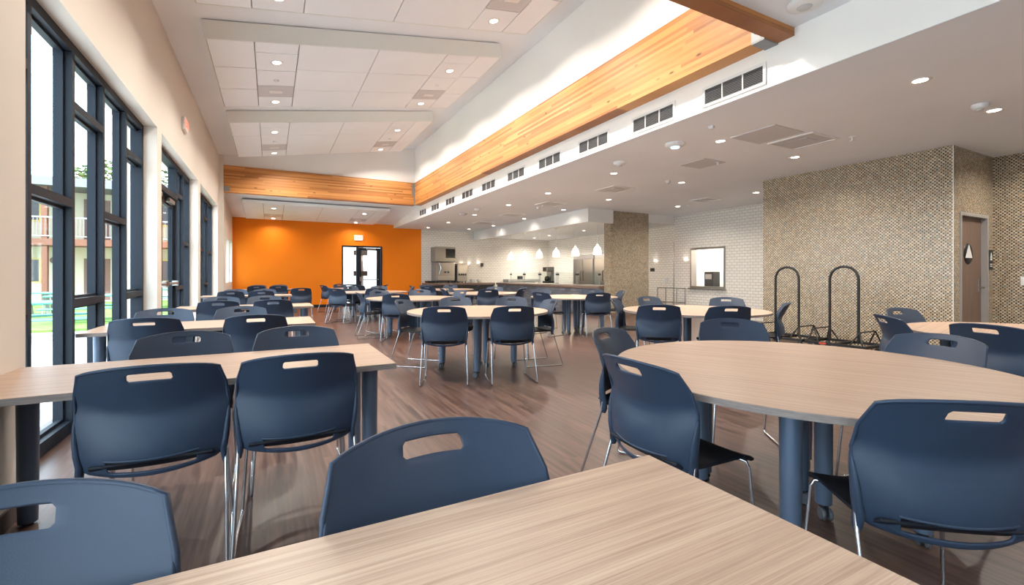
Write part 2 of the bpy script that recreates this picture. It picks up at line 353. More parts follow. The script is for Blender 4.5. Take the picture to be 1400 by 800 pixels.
hb = empty('beam_hanger', (XB, 2.62, ZB)); tag(hb, 'grey steel hanger joining the long beam to the near cross beam', 'bracket')
m_ = MB().box(-.012, 0, .0, .13, -.006, .10).box(-.012, .2, 0, .13, -.014, -.002)
m_.build('hanger_bucket', 'hanger', hb)
bolt = MB().cyl((0, 0, 0), .009, .006, 8, Matrix.Rotation(R(-90), 4, 'Y')).mesh('bolt', 'grey_caster')
for yy, zz in ((.03, .08), (.06, .075), (.09, .08), (.03, .03)):
    o = link('bolt', bolt, hb); o.location = (-.012, yy, zz)

# ------------------------------------------------------------------ windows
FD = .11                                                        # frame depth
bar_cache = {}
def storefront(name, label, y0, y1, nb, odd=True, doors=0):
    e = empty(name, (XF, y0, 0)); tag(e, label, 'window', None, 'structure')
    L = y1-y0; fw = .055
    MB().box(-FD, 0, 0, L, 0, .09).build('bottom_rail', 'frame_black', e)
    MB().box(-FD, 0, 0, L, HEAD-.07, HEAD).build('top_rail', 'frame_black', e)
    edges = [L*i/nb for i in range(nb+1)]
    if doors: edges = [0, .95, 1.90]+[1.90+(L-1.90)*i/2 for i in (1, 2)]
    mull = None
    for i, y in enumerate(edges):
        a = max(0, y-fw/2); a = min(a, L-fw)
        o = MB().box(-FD, .0, 0, fw, .09, HEAD-.07).build('mullion', 'frame_black', e) if mull is None else link('mullion', mull, e)
        mull = o.data; o.location = (0, a, 0)
        if doors and i == 1: bpy.data.objects.remove(o)
    nbn = len(edges)-1
    for i in range(nbn):
        a, c = edges[i]+fw/2, edges[i+1]-fw/2
        if doors and i < 2:
            if i == 0:
                MB().box(-FD, .02, fw, edges[2]-fw/2, 2.36, 2.44).build('door_header', 'frame_black', e)
                MB().box(-.066, -.058, fw, edges[2]-fw/2, 2.44, HEAD-.07).build('pane', 'glass', e)
            continue
        hs = [1.74] if (i % 2 == 1) == odd else [.98, 2.5]
        zz = [.09]+hs+[HEAD-.07]
        for h in hs: MB().box(-FD, .0, a, c, h-.03, h+.03).build('transom', 'frame_black', e)
        for k in range(len(zz)-1):
            z0 = zz[k]+(.03 if k else 0); z1 = zz[k+1]-(.03 if k < len(zz)-2 else 0)
            p = MB().box(-.066, -.058, a, c, z0, z1).build('pane', 'glass', e)
            q = MB(); t = .022
            q.box(-.078, -.046, a, a+t, z0, z1).box(-.078, -.046, c-t, c, z0, z1).box(-.078, -.046, a+t, c-t, z0, z0+t).box(-.078, -.046, a+t, c-t, z1-t, z1)
            q.build('stop_bead', 'frame_black', p)
    return e
storefront('window_1', 'nearest black framed storefront window with staggered crossbars', 3.2, 6.8, 5)
w2 = storefront('window_2', 'black storefront unit holding the side entrance doors', 7.05, 10.25, 4, doors=2)
storefront('window_3', 'farthest black framed storefront window before the far pilaster', 10.6, 13.9, 4)
storefront('window_4', 'unseen black storefront window added behind the viewer for daylight', -3.2, 1.9, 6)  # unseen window added to bring more daylight into the room
for o_ in OPEN: portal(XF-.2, o_[0], o_[1], 0, HEAD)
def glazed_door(name, label, y0, w, hinge_far):
    e = empty(name, (XF-.04, y0, 0)); tag(e, label, 'door', None, 'structure'); t = .09
    MB().box(-.045, 0, 0, t, .02, 2.35).build('stile', 'frame_black', e)
    MB().box(-.045, 0, w-t, w, .02, 2.35).build('stile', 'frame_black', e)
    MB().box(-.045, 0, t, w-t, .02, .22).build('bottom_rail', 'frame_black', e)
    MB().box(-.045, 0, t, w-t, 2.24, 2.35).build('top_rail', 'frame_black', e)
    MB().box(-.026, -.018, t, w-t, .22, 2.24).build('pane', 'glass', e)
    pb = MB().tube([(.06, .06, 1.06), (.06, w-.06, 1.06)], .018).box(0, .075, .03, .09, 1.02, 1.10).box(0, .075, w-.09, w-.03, 1.02, 1.10)
    pb.build('panic_bar', 'brushed', e)
    MB().bbox(.0, .06, w*.3 if hinge_far else w*.35, w*.75, 2.27, 2.33, .006).build('door_closer', 'brushed', e)
    return e
glazed_door('door_1', 'near leaf of the black glazed side entrance with silver push bar', 7.08, .93, False)
glazed_door('door_2', 'far leaf of the black glazed side entrance with silver push bar', 8.02, .90, True)
for i, (a, c) in enumerate(RW):
    e = empty('window_%d' % (5+i), (-1.25, a, .95)); tag(e, ('nearer' if i == 0 else 'farther')+' small bright window in the low wall by the orange wall', 'window', None, 'structure')
    L = c-a
    MB().box(-.05, .02, 0, .03, 0, 1.3).box(-.05, .02, L-.03, L, 0, 1.3).box(-.05, .02, .03, L-.03, 0, .03).box(-.05, .02, .03, L-.03, 1.27, 1.3).build('window_frame', 'white_plastic', e)
    MB().box(-.02, -.012, .03, L-.03, .03, 1.27).build('pane', 'glass', e)
    portal(-1.4, a, c, .95, 2.25)
# rear glazed door with sidelight
e = empty('door_3', (DX0, YR, 0)); tag(e, 'black framed glazed exit door with sidelight in the orange wall', 'door', None, 'structure')
Wd = DX1-DX0
for x0, x1 in ((0, .05), (.52, .59), (Wd-.05, Wd)): MB().box(x0, x1, -.02, .12, 0, DZ).build('jamb', 'frame_black', e)
MB().box(.05, Wd-.05, -.02, .12, DZ-.06, DZ).build('head_rail', 'frame_black', e)
MB().box(.05, .52, -.0, .1, 0, .12).build('sill_rail', 'frame_black', e)
MB().box(.05, .52, .03, .07, .78, .82).build('mid_rail', 'frame_black', e)
MB().box(.05, .52, .05, .056, .12, DZ-.06).build('pane', 'glass', e)
lf = MB(); x0, x1 = .60, Wd-.06
lf.box(x0, x0+.10, .03, .075, .02, DZ-.07).box(x1-.14, x1, .03, .075, .02, DZ-.07).box(x0+.1, x1-.14, .03, .075, .02, .25).box(x0+.1, x1-.14, .03, .075, DZ-.17, DZ-.07)
leaf = lf.build('door_leaf', 'frame_black', e)
MB().box(x0+.1, x1-.14, .05, .056, .25, DZ-.17).build('pane', 'glass', leaf)
MB().tube([(x0+.06, -.04, 1.0), (x1-.08, -.04, 1.0)], .018).box(x0+.03, x0+.10, -.05, .03, .94, 1.10).build('panic_bar', 'brushed', leaf)
MB().bbox(x0+.28, x0+.62, -.05, .03, DZ-.15, DZ-.08, .008).build('door_closer', 'brushed', leaf)
portal2 = None

# ------------------------------------------------------------------ ceiling clouds
SL = math.atan(.164)
XC = [-.72, -.19, .35, 1.42, 2.48, 3.01, 3.42]
def cloud(label, y0, y1, mode='roof', rows=3):
    L = y1-y0; TP = .235 if mode == 'roof' else .09
    ca = math.cos(SL) if mode == 'roof' else 1
    xs = [(x-XC[0])/ca for x in XC]; Wc = xs[-1]
    if mode == 'roof':
        e = empty('ceiling_cloud', (XC[0], y0, roof(XC[0])-.25), rot=(0, -SL, 0))
    else:
        e = empty('ceiling_cloud', (XC[0], y0, 3.24), rot=(-math.atan(.065), 0, 0))
    tag(e, label, 'ceiling panel', 'suspended ceiling clouds')
    MB().box(.004, Wc-.004, .004, L-.004, .025, TP-.03).build('cloud_core', 'grey_trim', e)
    fr = MB(); fr.box(-.012, 0, -.012, L+.012, .0, TP).box(Wc, Wc+.012, -.012, L+.012, 0, TP).box(0, Wc, -.012, 0, 0, TP).box(0, Wc, L, L+.012, 0, TP)
    fr.build('edge_trim', 'fascia', e)
    MB().box(-.0, Wc, 0, L, TP-.03, TP-.005).build('cloud_top', 'ceiling_white', e)
    for cx in (.6, Wc-.6):
        for cy in (.4, L-.4):
            MB().cyl((cx, cy, TP-.005), .006, .03, 6).build('hanger_rod', 'grey_caster', e)
    g = .007; lights = []
    for i in range(6):
        x0, x1 = xs[i]+g, xs[i+1]-g
        if i in (1, 4):
            cuts = [0, .12, .36, .60, .80, 1]
            for k in range(5):
                a, c = cuts[k]*L+g, cuts[k+1]*L-g
                if k == 3:
                    q = MB().box(x0, x1, a, c, 0, .02).build('grille', 'grey_grille', e)
                    MB().bbox((x0+x1)/2-.1, (x0+x1)/2+.1, (a+c)/2-.06, (a+c)/2+.06, -.012, 0, .004).build('detector_box', 'white_plastic', q)
                else:
                    MB().box(x0, x1, a, c, 0, .02).build('panel', 'panel_white', e)
                    if k in (1, 4): lights.append(((x0+x1)/2, (a+c)/2))
                    if k == 2: MB().lathe([(.0, -.02), (.035, -.018), (.04, 0)], ((x0+x1)/2, a+(c-a)*.6, 0), 14).build('sprinkler_cap', 'white_plastic', e)
        else:
            for k in range(rows): MB().box(x0, x1, L*k/rows+g, L*(k+1)/rows-g, 0, .02).build('panel', 'panel_white', e)
    return e, lights
# recessed downlight: trim ring, glowing lens and its lamp
dl_ring = MB().lathe([(.055, .0), (.062, -.006), (.085, -.004), (.088, 0)], n=24).mesh('trim_ring', 'white_plastic')
dl_lens = MB().lathe([(0, -.003), (.055, -.002), (.055, 0)], n=24).mesh('lens', 'lens')
lamps = {}
def downlight(loc, label, group, power, rot=(0, 0, 0)):
    e = empty('recessed_light', loc, rot=rot); tag(e, label, 'light', group)
    link('trim_ring', dl_ring, e); link('lens', dl_lens, e)
    if power not in lamps:
        l = bpy.data.lights.new('lamp', 'AREA'); l.shape = 'DISK'; l.size = .1; l.energy = power; l.color = WARM; l.spread = R(150); lamps[power] = l
    o = bpy.data.objects.new('lamp', lamps[power]); COL.objects.link(o); o.parent = e; o.location = (0, 0, -.012)
    return e
CL = [('nearest white panelled ceiling cloud, cut off by the top of the view', 3.15, 6.0), ('middle white panelled ceiling cloud with four lights', 6.85, 9.45), ('far white panelled ceiling cloud in front of the gable', 10.45, 13.4)]
pos = ['near left', 'far left', 'near right', 'far right']
for nm, (lb, a, c) in zip(('nearest', 'middle', 'far'), CL):
    e, li = cloud(lb, a, c)
    for q, (x, y) in zip(pos, li):
        p = Matrix.Translation(e.location) @ Matrix.Rotation(-SL, 4, 'Y') @ Vector((x, y, -.001))
        downlight(p, 'round warm light in the %s corner of the %s ceiling cloud' % (q, nm), 'cloud lights', CLOUD_W, (0, -SL, 0))
e, li = cloud('white panelled ceiling cloud below the far beam, before the orange wall', 14.95, 17.6, 'rear')
for q, (x, y) in zip(pos, li):
    p = Matrix.Translation(e.location) @ Matrix.Rotation(-math.atan(.065), 4, 'X') @ Vector((x, y, -.001))
    downlight(p, 'round warm light in the %s part of the rear ceiling cloud' % q, 'cloud lights', CLOUD_W*.25, (-math.atan(.065), 0, 0))

# ------------------------------------------------------------------ low ceiling fixtures
LL = [(1258, 110, 'large round warm downlight alone near the upper right'), (1359, 151, 'round warm downlight beside the detector near the right edge'),
      (985, 193, 'round warm downlight left of the square access panel'), (1087, 215, 'round warm downlight just below the square grille'),
      (839.4, 237, 'round warm downlight below the smoke detector'), (932, 249.7, 'round warm downlight beside the small white sensor'),
      (749.4, 264.3, 'round warm downlight above the dining tables, left of the big diffuser'), (832.3, 273, 'round warm downlight nearest the mosaic column'),
      (926.6, 282.3, 'round warm downlight before the white tiled pass-through wall'), (1034, 263.5, 'round warm downlight at the corner of the mosaic wall'),
      (695.4, 280.3, 'round warm downlight at mid ceiling below the fifth vent'), (770.3, 287, 'round warm downlight nearest the header corner'),
      (649, 293.7, 'round warm downlight beside the round white speaker'), (716.6, 299, 'round warm downlight washing the middle of the header'),
      (613, 304.3, 'round warm downlight below the farthest vents'), (674.6, 308.6, 'round warm downlight washing the far part of the header'),
      (585.4, 311.3, 'farthest round warm downlight close to the orange wall'), (641.4, 313.3, 'round warm downlight above the ice machine wall')]
for u, v, lb in LL: downlight(pix(u, v, ZC), lb, 'low ceiling downlights', DOWN_W*(.13 if 'header' in lb or u < 645 else 1))
downlight((9.2, 1.7, ZC), 'round warm downlight in front of the restroom door', 'low ceiling downlights', DOWN_W)
for u, v, lb in ((798.3, 315.4, 'near'), (751, 322, 'middle'), (730.6, 325.4, 'far')):
    downlight(pix(u, v, 2.76), '%s round warm downlight over the kitchen' % lb, 'kitchen downlights', DOWN_W*1.5)
downlight((11.9, 8.7, 3.0), 'round light in the room behind the pass-through', 'kitchen downlights', DOWN_W*3)
for x, y in ((6.2, -.8), (7.8, .6), (2.0, -1.6)):  # lamps added out of view to brighten the room
    downlight((x, y, ZC if x > 4 else 3.46), 'added fill downlight behind the view over the %s' % ('right tables' if x > 7 else 'middle tables' if x > 4 else 'left tables'), 'added fill downlights behind', DOWN_W)
def diffuser(u, v, label, plain=False, s=.6):
    p = pix(u, v, ZC); e = empty('ceiling_diffuser', p); tag(e, label, 'vent', 'square ceiling vents'); h = s/2
    if plain:
        MB().box(-h, h, -h, h, -.008, 0).build('cover', 'grey_grille', e); return
    MB().box(-h, h, -h, -h+.03, -.014, 0).box(-h, h, h-.03, h, -.014, 0).box(-h, -h+.03, -h+.03, h-.03, -.014, 0).box(h-.03, h, -h+.03, h-.03, -.014, 0).build('frame', 'white_plastic', e)
    MB().box(-h+.03, h-.03, -h+.03, h-.03, -.006, 0).build('grille', 'grey_grille', e)
    MB().box(-h*.45, h*.45, -h*.45, h*.45, -.012, -.006).build('centre_plate', 'grey_grille', e)
diffuser(1048, 184, 'plain grey access panel beside the large grille', True); diffuser(1097, 192.6, 'square white framed grille near the mosaic wall')
diffuser(960, 223.6, 'grey square panel behind the white sprinkler', True, .5); diffuser(841, 258.6, 'square white framed diffuser above the middle tables')
diffuser(753, 278.6, 'square diffuser nearest the header corner'); diffuser(965, 272.8, 'square diffuser before the pass-through wall', False, .5)
diffuser(700, 293.7, 'square diffuser beside the far header'); diffuser(661, 304.3, 'farthest square diffuser near the kitchen wall')
def puck(u, v, label, r, h, m='white_plastic', z=ZC, cat='detector', led=False):
    e = empty('smoke_detector' if cat == 'detector' else cat.replace(' ', '_'), pix(u, v, z)); tag(e, label, cat)
    MB().lathe([(r, 0), (r, -h*.5), (r*.75, -h), (0, -h)], n=20).build('housing', m, e)
    MB().lathe([(r*.45, -h), (r*.4, -h*1.25), (0, -h*1.25)], n=16).build('cap', 'led_blue' if led else 'grey_grille', e)
puck(847, 221.7, 'round white smoke detector above the mosaic column lights', .09, .05)
puck(922.9, 196.3, 'round white wireless access point with blue glow', .13, .05, cat='access point', led=True)
puck(913.4, 247.4, 'small white ceiling sensor left of a downlight', .05, .045)
puck(1340, 143, 'white smoke detector beside the downlight at the right', .07, .05)
puck(633.7, 292, 'grey round ceiling speaker near the far vents', .12, .04, 'grey_grille', cat='speaker')
puck(653, 285.7, 'white smoke detector near the far vents', .09, .05)
puck(972.6, 172.7, 'small white detector near the near vents', .04, .03)
puck(736, 283.5, 'small white detector beside the far diffuser', .05, .04)
puck(1100, 5, 'round speaker in the ceiling by the near beam end', .13, .03, z=3.46, cat='speaker')
for u, v, lb in ((981, 221, 'white sprinkler head by the grey ceiling panel'), (940, 281, 'white sprinkler head before the pass-through'), (742, 281, 'small sprinkler head by the far diffuser'), (1165, 187, 'white sprinkler plate right of the large grille')):
    e = empty('sprinkler_head', pix(u, v, ZC)); tag(e, lb, 'sprinkler')
    MB().lathe([(.04, 0), (.035, -.012), (0, -.012)], n=14).build('escutcheon', 'white_plastic', e)
    MB().lathe([(.009, -.012), (.009, -.05), (.028, -.052), (.028, -.056), (0, -.056)], n=12).build('deflector', 'white_plastic', e)
# wall vents under the long beam
VY = [3.10, 4.22, 5.41, 6.61, 7.82, 9.08, 10.3, 11.5, 12.75, 13.95]
words = ['nearest', 'second', 'third', 'fourth', 'fifth', 'sixth', 'seventh', 'eighth', 'ninth', 'farthest']
vent = empty('wall_vent', (XS, VY[0], 3.15)); hw, hh = .365, .11
fr = MB().box(-.014, 0, -hw, hw, -hh, -hh+.03).box(-.014, 0, -hw, hw, hh-.03, hh)
for a, c in ((-hw, -hw+.03), (hw-.03, hw), (-.125, -.112), (.112, .125)): fr.box(-.014, 0, a, c, -hh+.03, hh-.03)
fr.build('frame', 'white_plastic', vent)
MB().box(-.003, 0, -hw+.03, hw-.03, -hh+.03, hh-.03).build('duct_shade', 'dark_slot', vent)  # flat dark sheet paints the shade of the duct behind the slats
sl = MB().box(-.011, -.004, -hw+.03, hw-.03, -.0022, .0022, Matrix.Rotation(R(0), 4, 'Y')).mesh('slat', 'slat_grey')
for k in range(9):
    o = link('slat', sl, vent); o.location = (0, 0, -.068+k*.017)
for i, y in enumerate(VY):
    o = vent if i == 0 else copy_tree(vent); o.location = (XS, y, 3.15)
    tag(o, words[i]+' white slatted air vent in the row under the long beam', 'vent', 'air vents under the beam')

# ------------------------------------------------------------------ chairs
def interp(x, tab):
    for (a, p), (c, q) in zip(tab, tab[1:]):
        if x <= c: k = (x-a)/(c-a); k = k*k*(3-2*k)*.5+k*.5; return p+(q-p)*k
    return tab[-1][1]
def shell_mesh(name, m, ss, ts, fn, holes, thick):
    vs = [fn(s, t) for t in ts for s in ss]; n = len(ss); fs = []
    def inh(a, c):
        for h in holes:
            if h[0]-1e-6 <= a <= h[1]+1e-6 and h[2]-1e-6 <= c <= h[3]+1e-6: return h
    for j in range(len(ts)-1):
        for i in range(n-1):
            h = inh((ss[i]+ss[i+1])/2, (ts[j]+ts[j+1])/2)
            q = [j*n+i, j*n+i+1, (j+1)*n+i+1, (j+1)*n+i]
            if not h: fs.append(q); continue
            L, Rr = abs(ss[i]-h[0]) < 1e-6, abs(ss[i+1]-h[1]) < 1e-6
            B, T = abs(ts[j]-h[2]) < 1e-6, abs(ts[j+1]-h[3]) < 1e-6
            if L and B: fs.append([q[0], q[1], q[3]])
            elif Rr and B: fs.append([q[0], q[1], q[2]])
            elif Rr and T: fs.append([q[1], q[2], q[3]])
            elif L and T: fs.append([q[0], q[2], q[3]])
    me = bpy.data.meshes.new(name); me.from_pydata(vs, [], fs)
    bm = bmesh.new(); bm.from_mesh(me)
    for v in [v for v in bm.verts if not v.link_faces]: bm.verts.remove(v)
    bmesh.ops.recalc_face_normals(bm, faces=bm.faces); bm.to_mesh(me); bm.free()
    o = bpy.data.objects.new(name, me); COL.objects.link(o)
    sm = o.modifiers.new('s', 'SOLIDIFY'); sm.thickness = thick; sm.offset = 0
    bv = o.modifiers.new('b', 'BEVEL'); bv.width = thick*.3; bv.segments = 2; bv.limit_method = 'ANGLE'; bv.angle_limit = R(50)
    out = bpy.data.meshes.new_from_object(o.evaluated_get(bpy.context.evaluated_depsgraph_get()))
    bpy.data.objects.remove(o); out.materials.clear(); out.materials.append(MATS[m]); out.name = name
    out.polygons.foreach_set('use_smooth', [True]*len(out.polygons)); out.set_sharp_from_angle(angle=R(50)); return out
def back_fn(s, t):
    wd = interp(t, [(0, .200), (.05, .224), (.2, .234), (.45, .243), (.62, .246), (.8, .240), (1, .219)])
    zt = .857-.024*s*s-.006*s**8; zb = .420+.020*s*s
    z = zb+(zt-zb)*t
    k = .52+.13*s*s                                 # lumbar crease, higher towards the sides
    y = -.212+.020*min(1, t/k)**1.5-.026*math.sin(math.pi*min(1, t/k))*(1-.6*s*s)
    if t > k: y -= .105*((t-k)/(1-k))**1.15*(1-k)/.48
    y += .056*s*s*(1-.2*t)
    return (wd*s, y, z)
ss = sorted(set([-1, -.975, -.9, -.8, -.7, -.62, -.6, -.5, -.4, -.3, -.275, -.2, -.1, 0]+[.975, .9, .8, .7, .62, .6, .5, .4, .3, .275, .2, .1, 1]))
ts = [0, .025, .045, .058, .137, .15, .175, .2, .27, .34, .41, .48, .55, .62, .69, .76, .82, .862, .876, .922, .936, .96, .985, 1]
back_me = shell_mesh('backrest', 'plastic', ss, ts, back_fn, [(-.3, .3, .862, .936), (-.62, .62, .045, .15)], .009)
def seat_fn(s, t):
    wd = interp(t, [(0, .195), (.25, .222), (.8, .226), (.93, .214), (1, .18)])
    y = -.205+.455*t
    z = .448-.014*math.sin(math.pi*min(1, t/.8))*(1-s*s)+.010*abs(s)**3
    if t > .72: z -= .050*((t-.72)/.28)**2
    if t < .12: z += .03*((.12-t)/.12)**2*(1-.3*s*s)
    return (wd*s, y, z)
seat_me = shell_mesh('seat', 'seat_black', [i/8-1 for i in range(17)], [i/18 for i in range(19)], seat_fn, [], .012)
rim = MB(); rp = [back_fn(-1, t) for t in (.14, .25, .4, .6, .8, .93)]+[back_fn(s, 1) for s in [-1+i*.1 for i in range(21)]]+[back_fn(1, t) for t in (.93, .8, .6, .4, .25, .14)]
rim_me = rim.tube(rp, .0062, 6).mesh('rim', 'plastic')
def lip():
    q = MB()
    for tt, r in ((.156, .005),):
        q.tube([Vector(back_fn(s, tt))+Vector((0, -.003, 0)) for s in [-.64+i*.064*2 for i in range(11)]], r, 6)
    return q.mesh('slot_lip', 'plastic')
lip_me = lip()
def bracket(sx):
    p = [Vector(back_fn(sx, t))+Vector((sx*.003, .004, dz)) for t, dz in ((.56, 0), (.47, 0), (.34, 0), (.2, 0), (.08, 0), (.0, -.005), (0, -.03))]
    for q in p[-2:]: q.x = sx*.232
    return MB().tube(p, [.004, .013, .019, .022, .024, .022, .012], 8, flat=.6).mesh('side_bracket', 'plastic')
def sled(sx):
    p = [(sx*.236, -.152, .50), (sx*.238, -.165, .42), (sx*.252, -.290, .03), (sx*.252, -.288, .016), (sx*.252, -.275, .0085), (sx*.250, 0, .0085), (sx*.240, .195, .0085), (sx*.239, .208, .014), (sx*.238, .21, .028),
         (sx*.215, .185, .40), (sx*.205, .178, .425), (sx*.17, .16, .432)]
    return MB().tube(p, .0072, 8).mesh('sled_leg', 'chrome')
br = [bracket(-1), bracket(1)]; sd = [sled(-1), sled(1)]
bar_me = MB().tube([(-.18, .16, .428), (.18, .16, .428)], .007).mesh('cross_bar', 'chrome')
# small shifts (back, sideways, turn) that keep each tucked chair clear of table legs and neighbours
ADJ = {0: (.02, 0, 0), 1: (.02, 0, 0), 5: (.02, .04, 0), 8: (0, -.04, 0), 9: (.06, 0, 0), 12: (.04, 0, 0), 13: (.12, 0, 0), 16: (.04, 0, 0), 17: (.04, 0, 0),
       23: (.02, 0, 0), 25: (.02, 0, 0), 27: (.02, 0, 0), 28: (.08, 0, 0), 29: (.06, 0, 0), 31: (.08, 0, 0), 34: (.12, 0, 0), 35: (.02, 0, 0), 38: (.06, 0, 0), 41: (.04, 0, 0),
       42: (0, 0, -8), 43: (.06, 0, 0), 44: (.08, 0, 0), 45: (.08, 0, 0), 48: (.02, 0, 0), 51: (.04, 0, 0), 55: (.02, -.04, 0), 57: (0, -.04, 8), 64: (.04, 0, 0), 65: (.04, 0, 0), 73: (.02, 0, 0)}
n_chair = 0
def chair(x, y, ang, label, group):
    """x, y = seat centre; ang = facing direction in degrees from +X"""
    global n_chair
    bk_, la_, tu_ = ADJ.get(n_chair, (0, 0, 0)); n_chair += 1
    x += -bk_*math.cos(R(ang))+la_*math.sin(R(ang)); y += -bk_*math.sin(R(ang))-la_*math.cos(R(ang)); ang += tu_
    e = empty('dining_chair', (x, y, 0), R(ang-90)); tag(e, label, 'chair', group)
    link('seat', seat_me, e); bk = link('backrest', back_me, e); link('rim', rim_me, bk); link('slot_lip', lip_me, bk)
    for q in br: link('side_bracket', q, e)
    for q in sd: link('sled_leg', q, e)
    link('cross_bar', bar_me, e)
    return e
# ------------------------------------------------------------------ tables
TZ = .735
leg_me = MB().lathe([(.036, .075), (.0385, .2), (.042, TZ-.035), (.042, TZ-.032)], n=20).mesh('leg', 'leg_metal')
post_me = MB().lathe([(.036, .012), (.0385, .2), (.042, TZ-.035), (.042, TZ-.032)], n=20).mesh('leg', 'leg_metal')
foot_me = MB().lathe([(.020, 0), (.022, .004), (.020, .014)], n=16).mesh('foot', 'rubber')
cs = MB(); cs.lathe([(.026, -.009), (.030, -.006), (.030, .006), (.026, .009)], (0, 0, 0), 18, Matrix.Translation((.018, -.016, .0305)) @ Matrix.Rotation(R(90), 4, 'X'))
cs.lathe([(.026, -.009), (.030, -.006), (.030, .006), (.026, .009)], (0, 0, 0), 18, Matrix.Translation((.018, .016, .0305)) @ Matrix.Rotation(R(90), 4, 'X'))
wheel_me = cs.mesh('caster', 'grey_caster')
fork_me = MB().bbox(-.016, .034, -.006, .006, .02, .068, .003).bbox(-.03, .012, -.012, .012, .05, .066, .004).cyl((0, 0, .060), .022, .016, 12).mesh('caster_fork', 'black')
def add_leg(e, x, y, caster, a=0):
    o = link('leg', leg_me if caster else post_me, e); o.location = (x, y, 0)
    if caster:
        c = link('caster', wheel_me, o); c.rotation_euler = (0, 0, a); f = link('caster_fork', fork_me, o); f.rotation_euler = (0, 0, a)
    else: link('foot', foot_me, o)
TR = .90
rt = MB().lathe([(0, TZ-.028), (TR-.004, TZ-.028), (TR-.004, TZ-.0015), (TR-.006, TZ), (0, TZ)], n=96, smooth=False)
rt_me = rt.mesh('table_top', 'laminate')
re_me = MB().lathe([(TR-.004, TZ-.028), (TR, TZ-.027), (TR, TZ-.002), (TR-.004, TZ-.001)], n=96, smooth=False).mesh('edge_band', 'laminate_edge')
def round_table(x, y, rot, label):
    e = empty('round_table', (x, y, 0), R(rot)); tag(e, label, 'table', 'round dining tables')
    t = link('table_top', rt_me, e); link('edge_band', re_me, t)
    for i, (lx, ly) in enumerate([(.46, .05), (.46, -.05), (-.46, .05), (-.46, -.05), (.10, .0), (0, .12), (0, .60), (0, -.60)]):
        add_leg(e, lx, ly, True, i*1.3)
    MB().box(-.5, .5, .03, .07, TZ-.06, TZ-.028).box(-.5, .5, -.07, -.03, TZ-.06, TZ-.028).build('under_rail', 'leg_metal', e)
    return e
TL, TD = 1.72, .76
rc_me = MB().bbox(-TL/2, TL/2, -TD/2, TD/2, TZ-.03, TZ, .0015).mesh('table_top', 'laminate')
q = MB(); t_ = .0015
q.box(-TL/2-t_, -TL/2, -TD/2-t_, TD/2+t_, TZ-.029, TZ-.002).box(TL/2, TL/2+t_, -TD/2-t_, TD/2+t_, TZ-.029, TZ-.002)
q.box(-TL/2, TL/2, -TD/2-t_, -TD/2, TZ-.029, TZ-.002).box(-TL/2, TL/2, TD/2, TD/2+t_, TZ-.029, TZ-.002)
rce_me = q.mesh('edge_band', 'laminate_edge')
def rect_table(x1, y0, label, rot=0):
    e = empty('rectangular_table', (x1-TL/2, y0+TD/2, 0), R(rot)); tag(e, label, 'table', 'rectangular tables by the windows')
    t = link('table_top', rc_me, e); link('edge_band', rce_me, t)
    for sx in (-1, 1):
        for sy in (-1, 1): add_leg(e, sx*(TL/2-.11), sy*(TD/2-.13), False)
    MB().box(-TL/2+.15, TL/2-.15, -.03, .03, TZ-.06, TZ-.03).build('under_rail', 'leg_metal', e)
    return e
BK = .262                                  # seat centre to top of the backrest
rect_table(.86, .87-TD, 'foreground rectangular wood laminate table at the bottom of the view')
RT = [(.58, 2.39, 'first', [(-.405, 2.17), (.115, 2.17)], [(-.44, 3.27), (.19, 3.25)]),
      (.38, 4.72, 'second', [(-.88, 4.52), (-.11, 4.42)], [(-.96, 5.60), (-.27, 5.55)]),
      (.56, 7.28, 'third', [(-.60, 6.98), (.03, 6.95)], [(-.65, 8.12), (-.08, 8.05)]),
      (.42, 11.15, 'fourth', [(-.72, 10.85), (-.17, 10.8)], [(-.70, 12.0), (-.12, 12.0)]),
      (.80, 15.6, 'fifth', [(-.37, 15.35), (.20, 15.3)], [(-.35, 16.5), (.25, 16.5)])]
T0 = 'the foreground rectangular table'
chair(-.375, .97-BK, -90, 'blue-grey plastic chair at lower left corner, far side of '+T0, 'chairs at the rectangular tables')
chair(.325, .97-BK, -90, 'blue-grey plastic chair centred at the bottom, far side of '+T0, 'chairs at the rectangular tables')
for x1, y0, nm, near, far in RT:
    rect_table(x1, y0, nm+' rectangular wood laminate table in the row along the windows')
    for sd_, (x, y) in zip(('left', 'right'), near):
        chair(x, y+BK, 90, 'dark blue-grey plastic chair seen from behind, near %s seat of the %s window-side table' % (sd_, nm), 'chairs at the rectangular tables')
    for sd_, (x, y) in zip(('left', 'right'), far):
        chair(x, y-BK, -90, 'blue-grey plastic chair facing the camera, far %s seat of the %s window-side table' % (sd_, nm), 'chairs at the rectangular tables')
chair(.67, 12.75, 92, 'dark chair standing alone beyond the right end of the third window-side table', 'loose chairs')
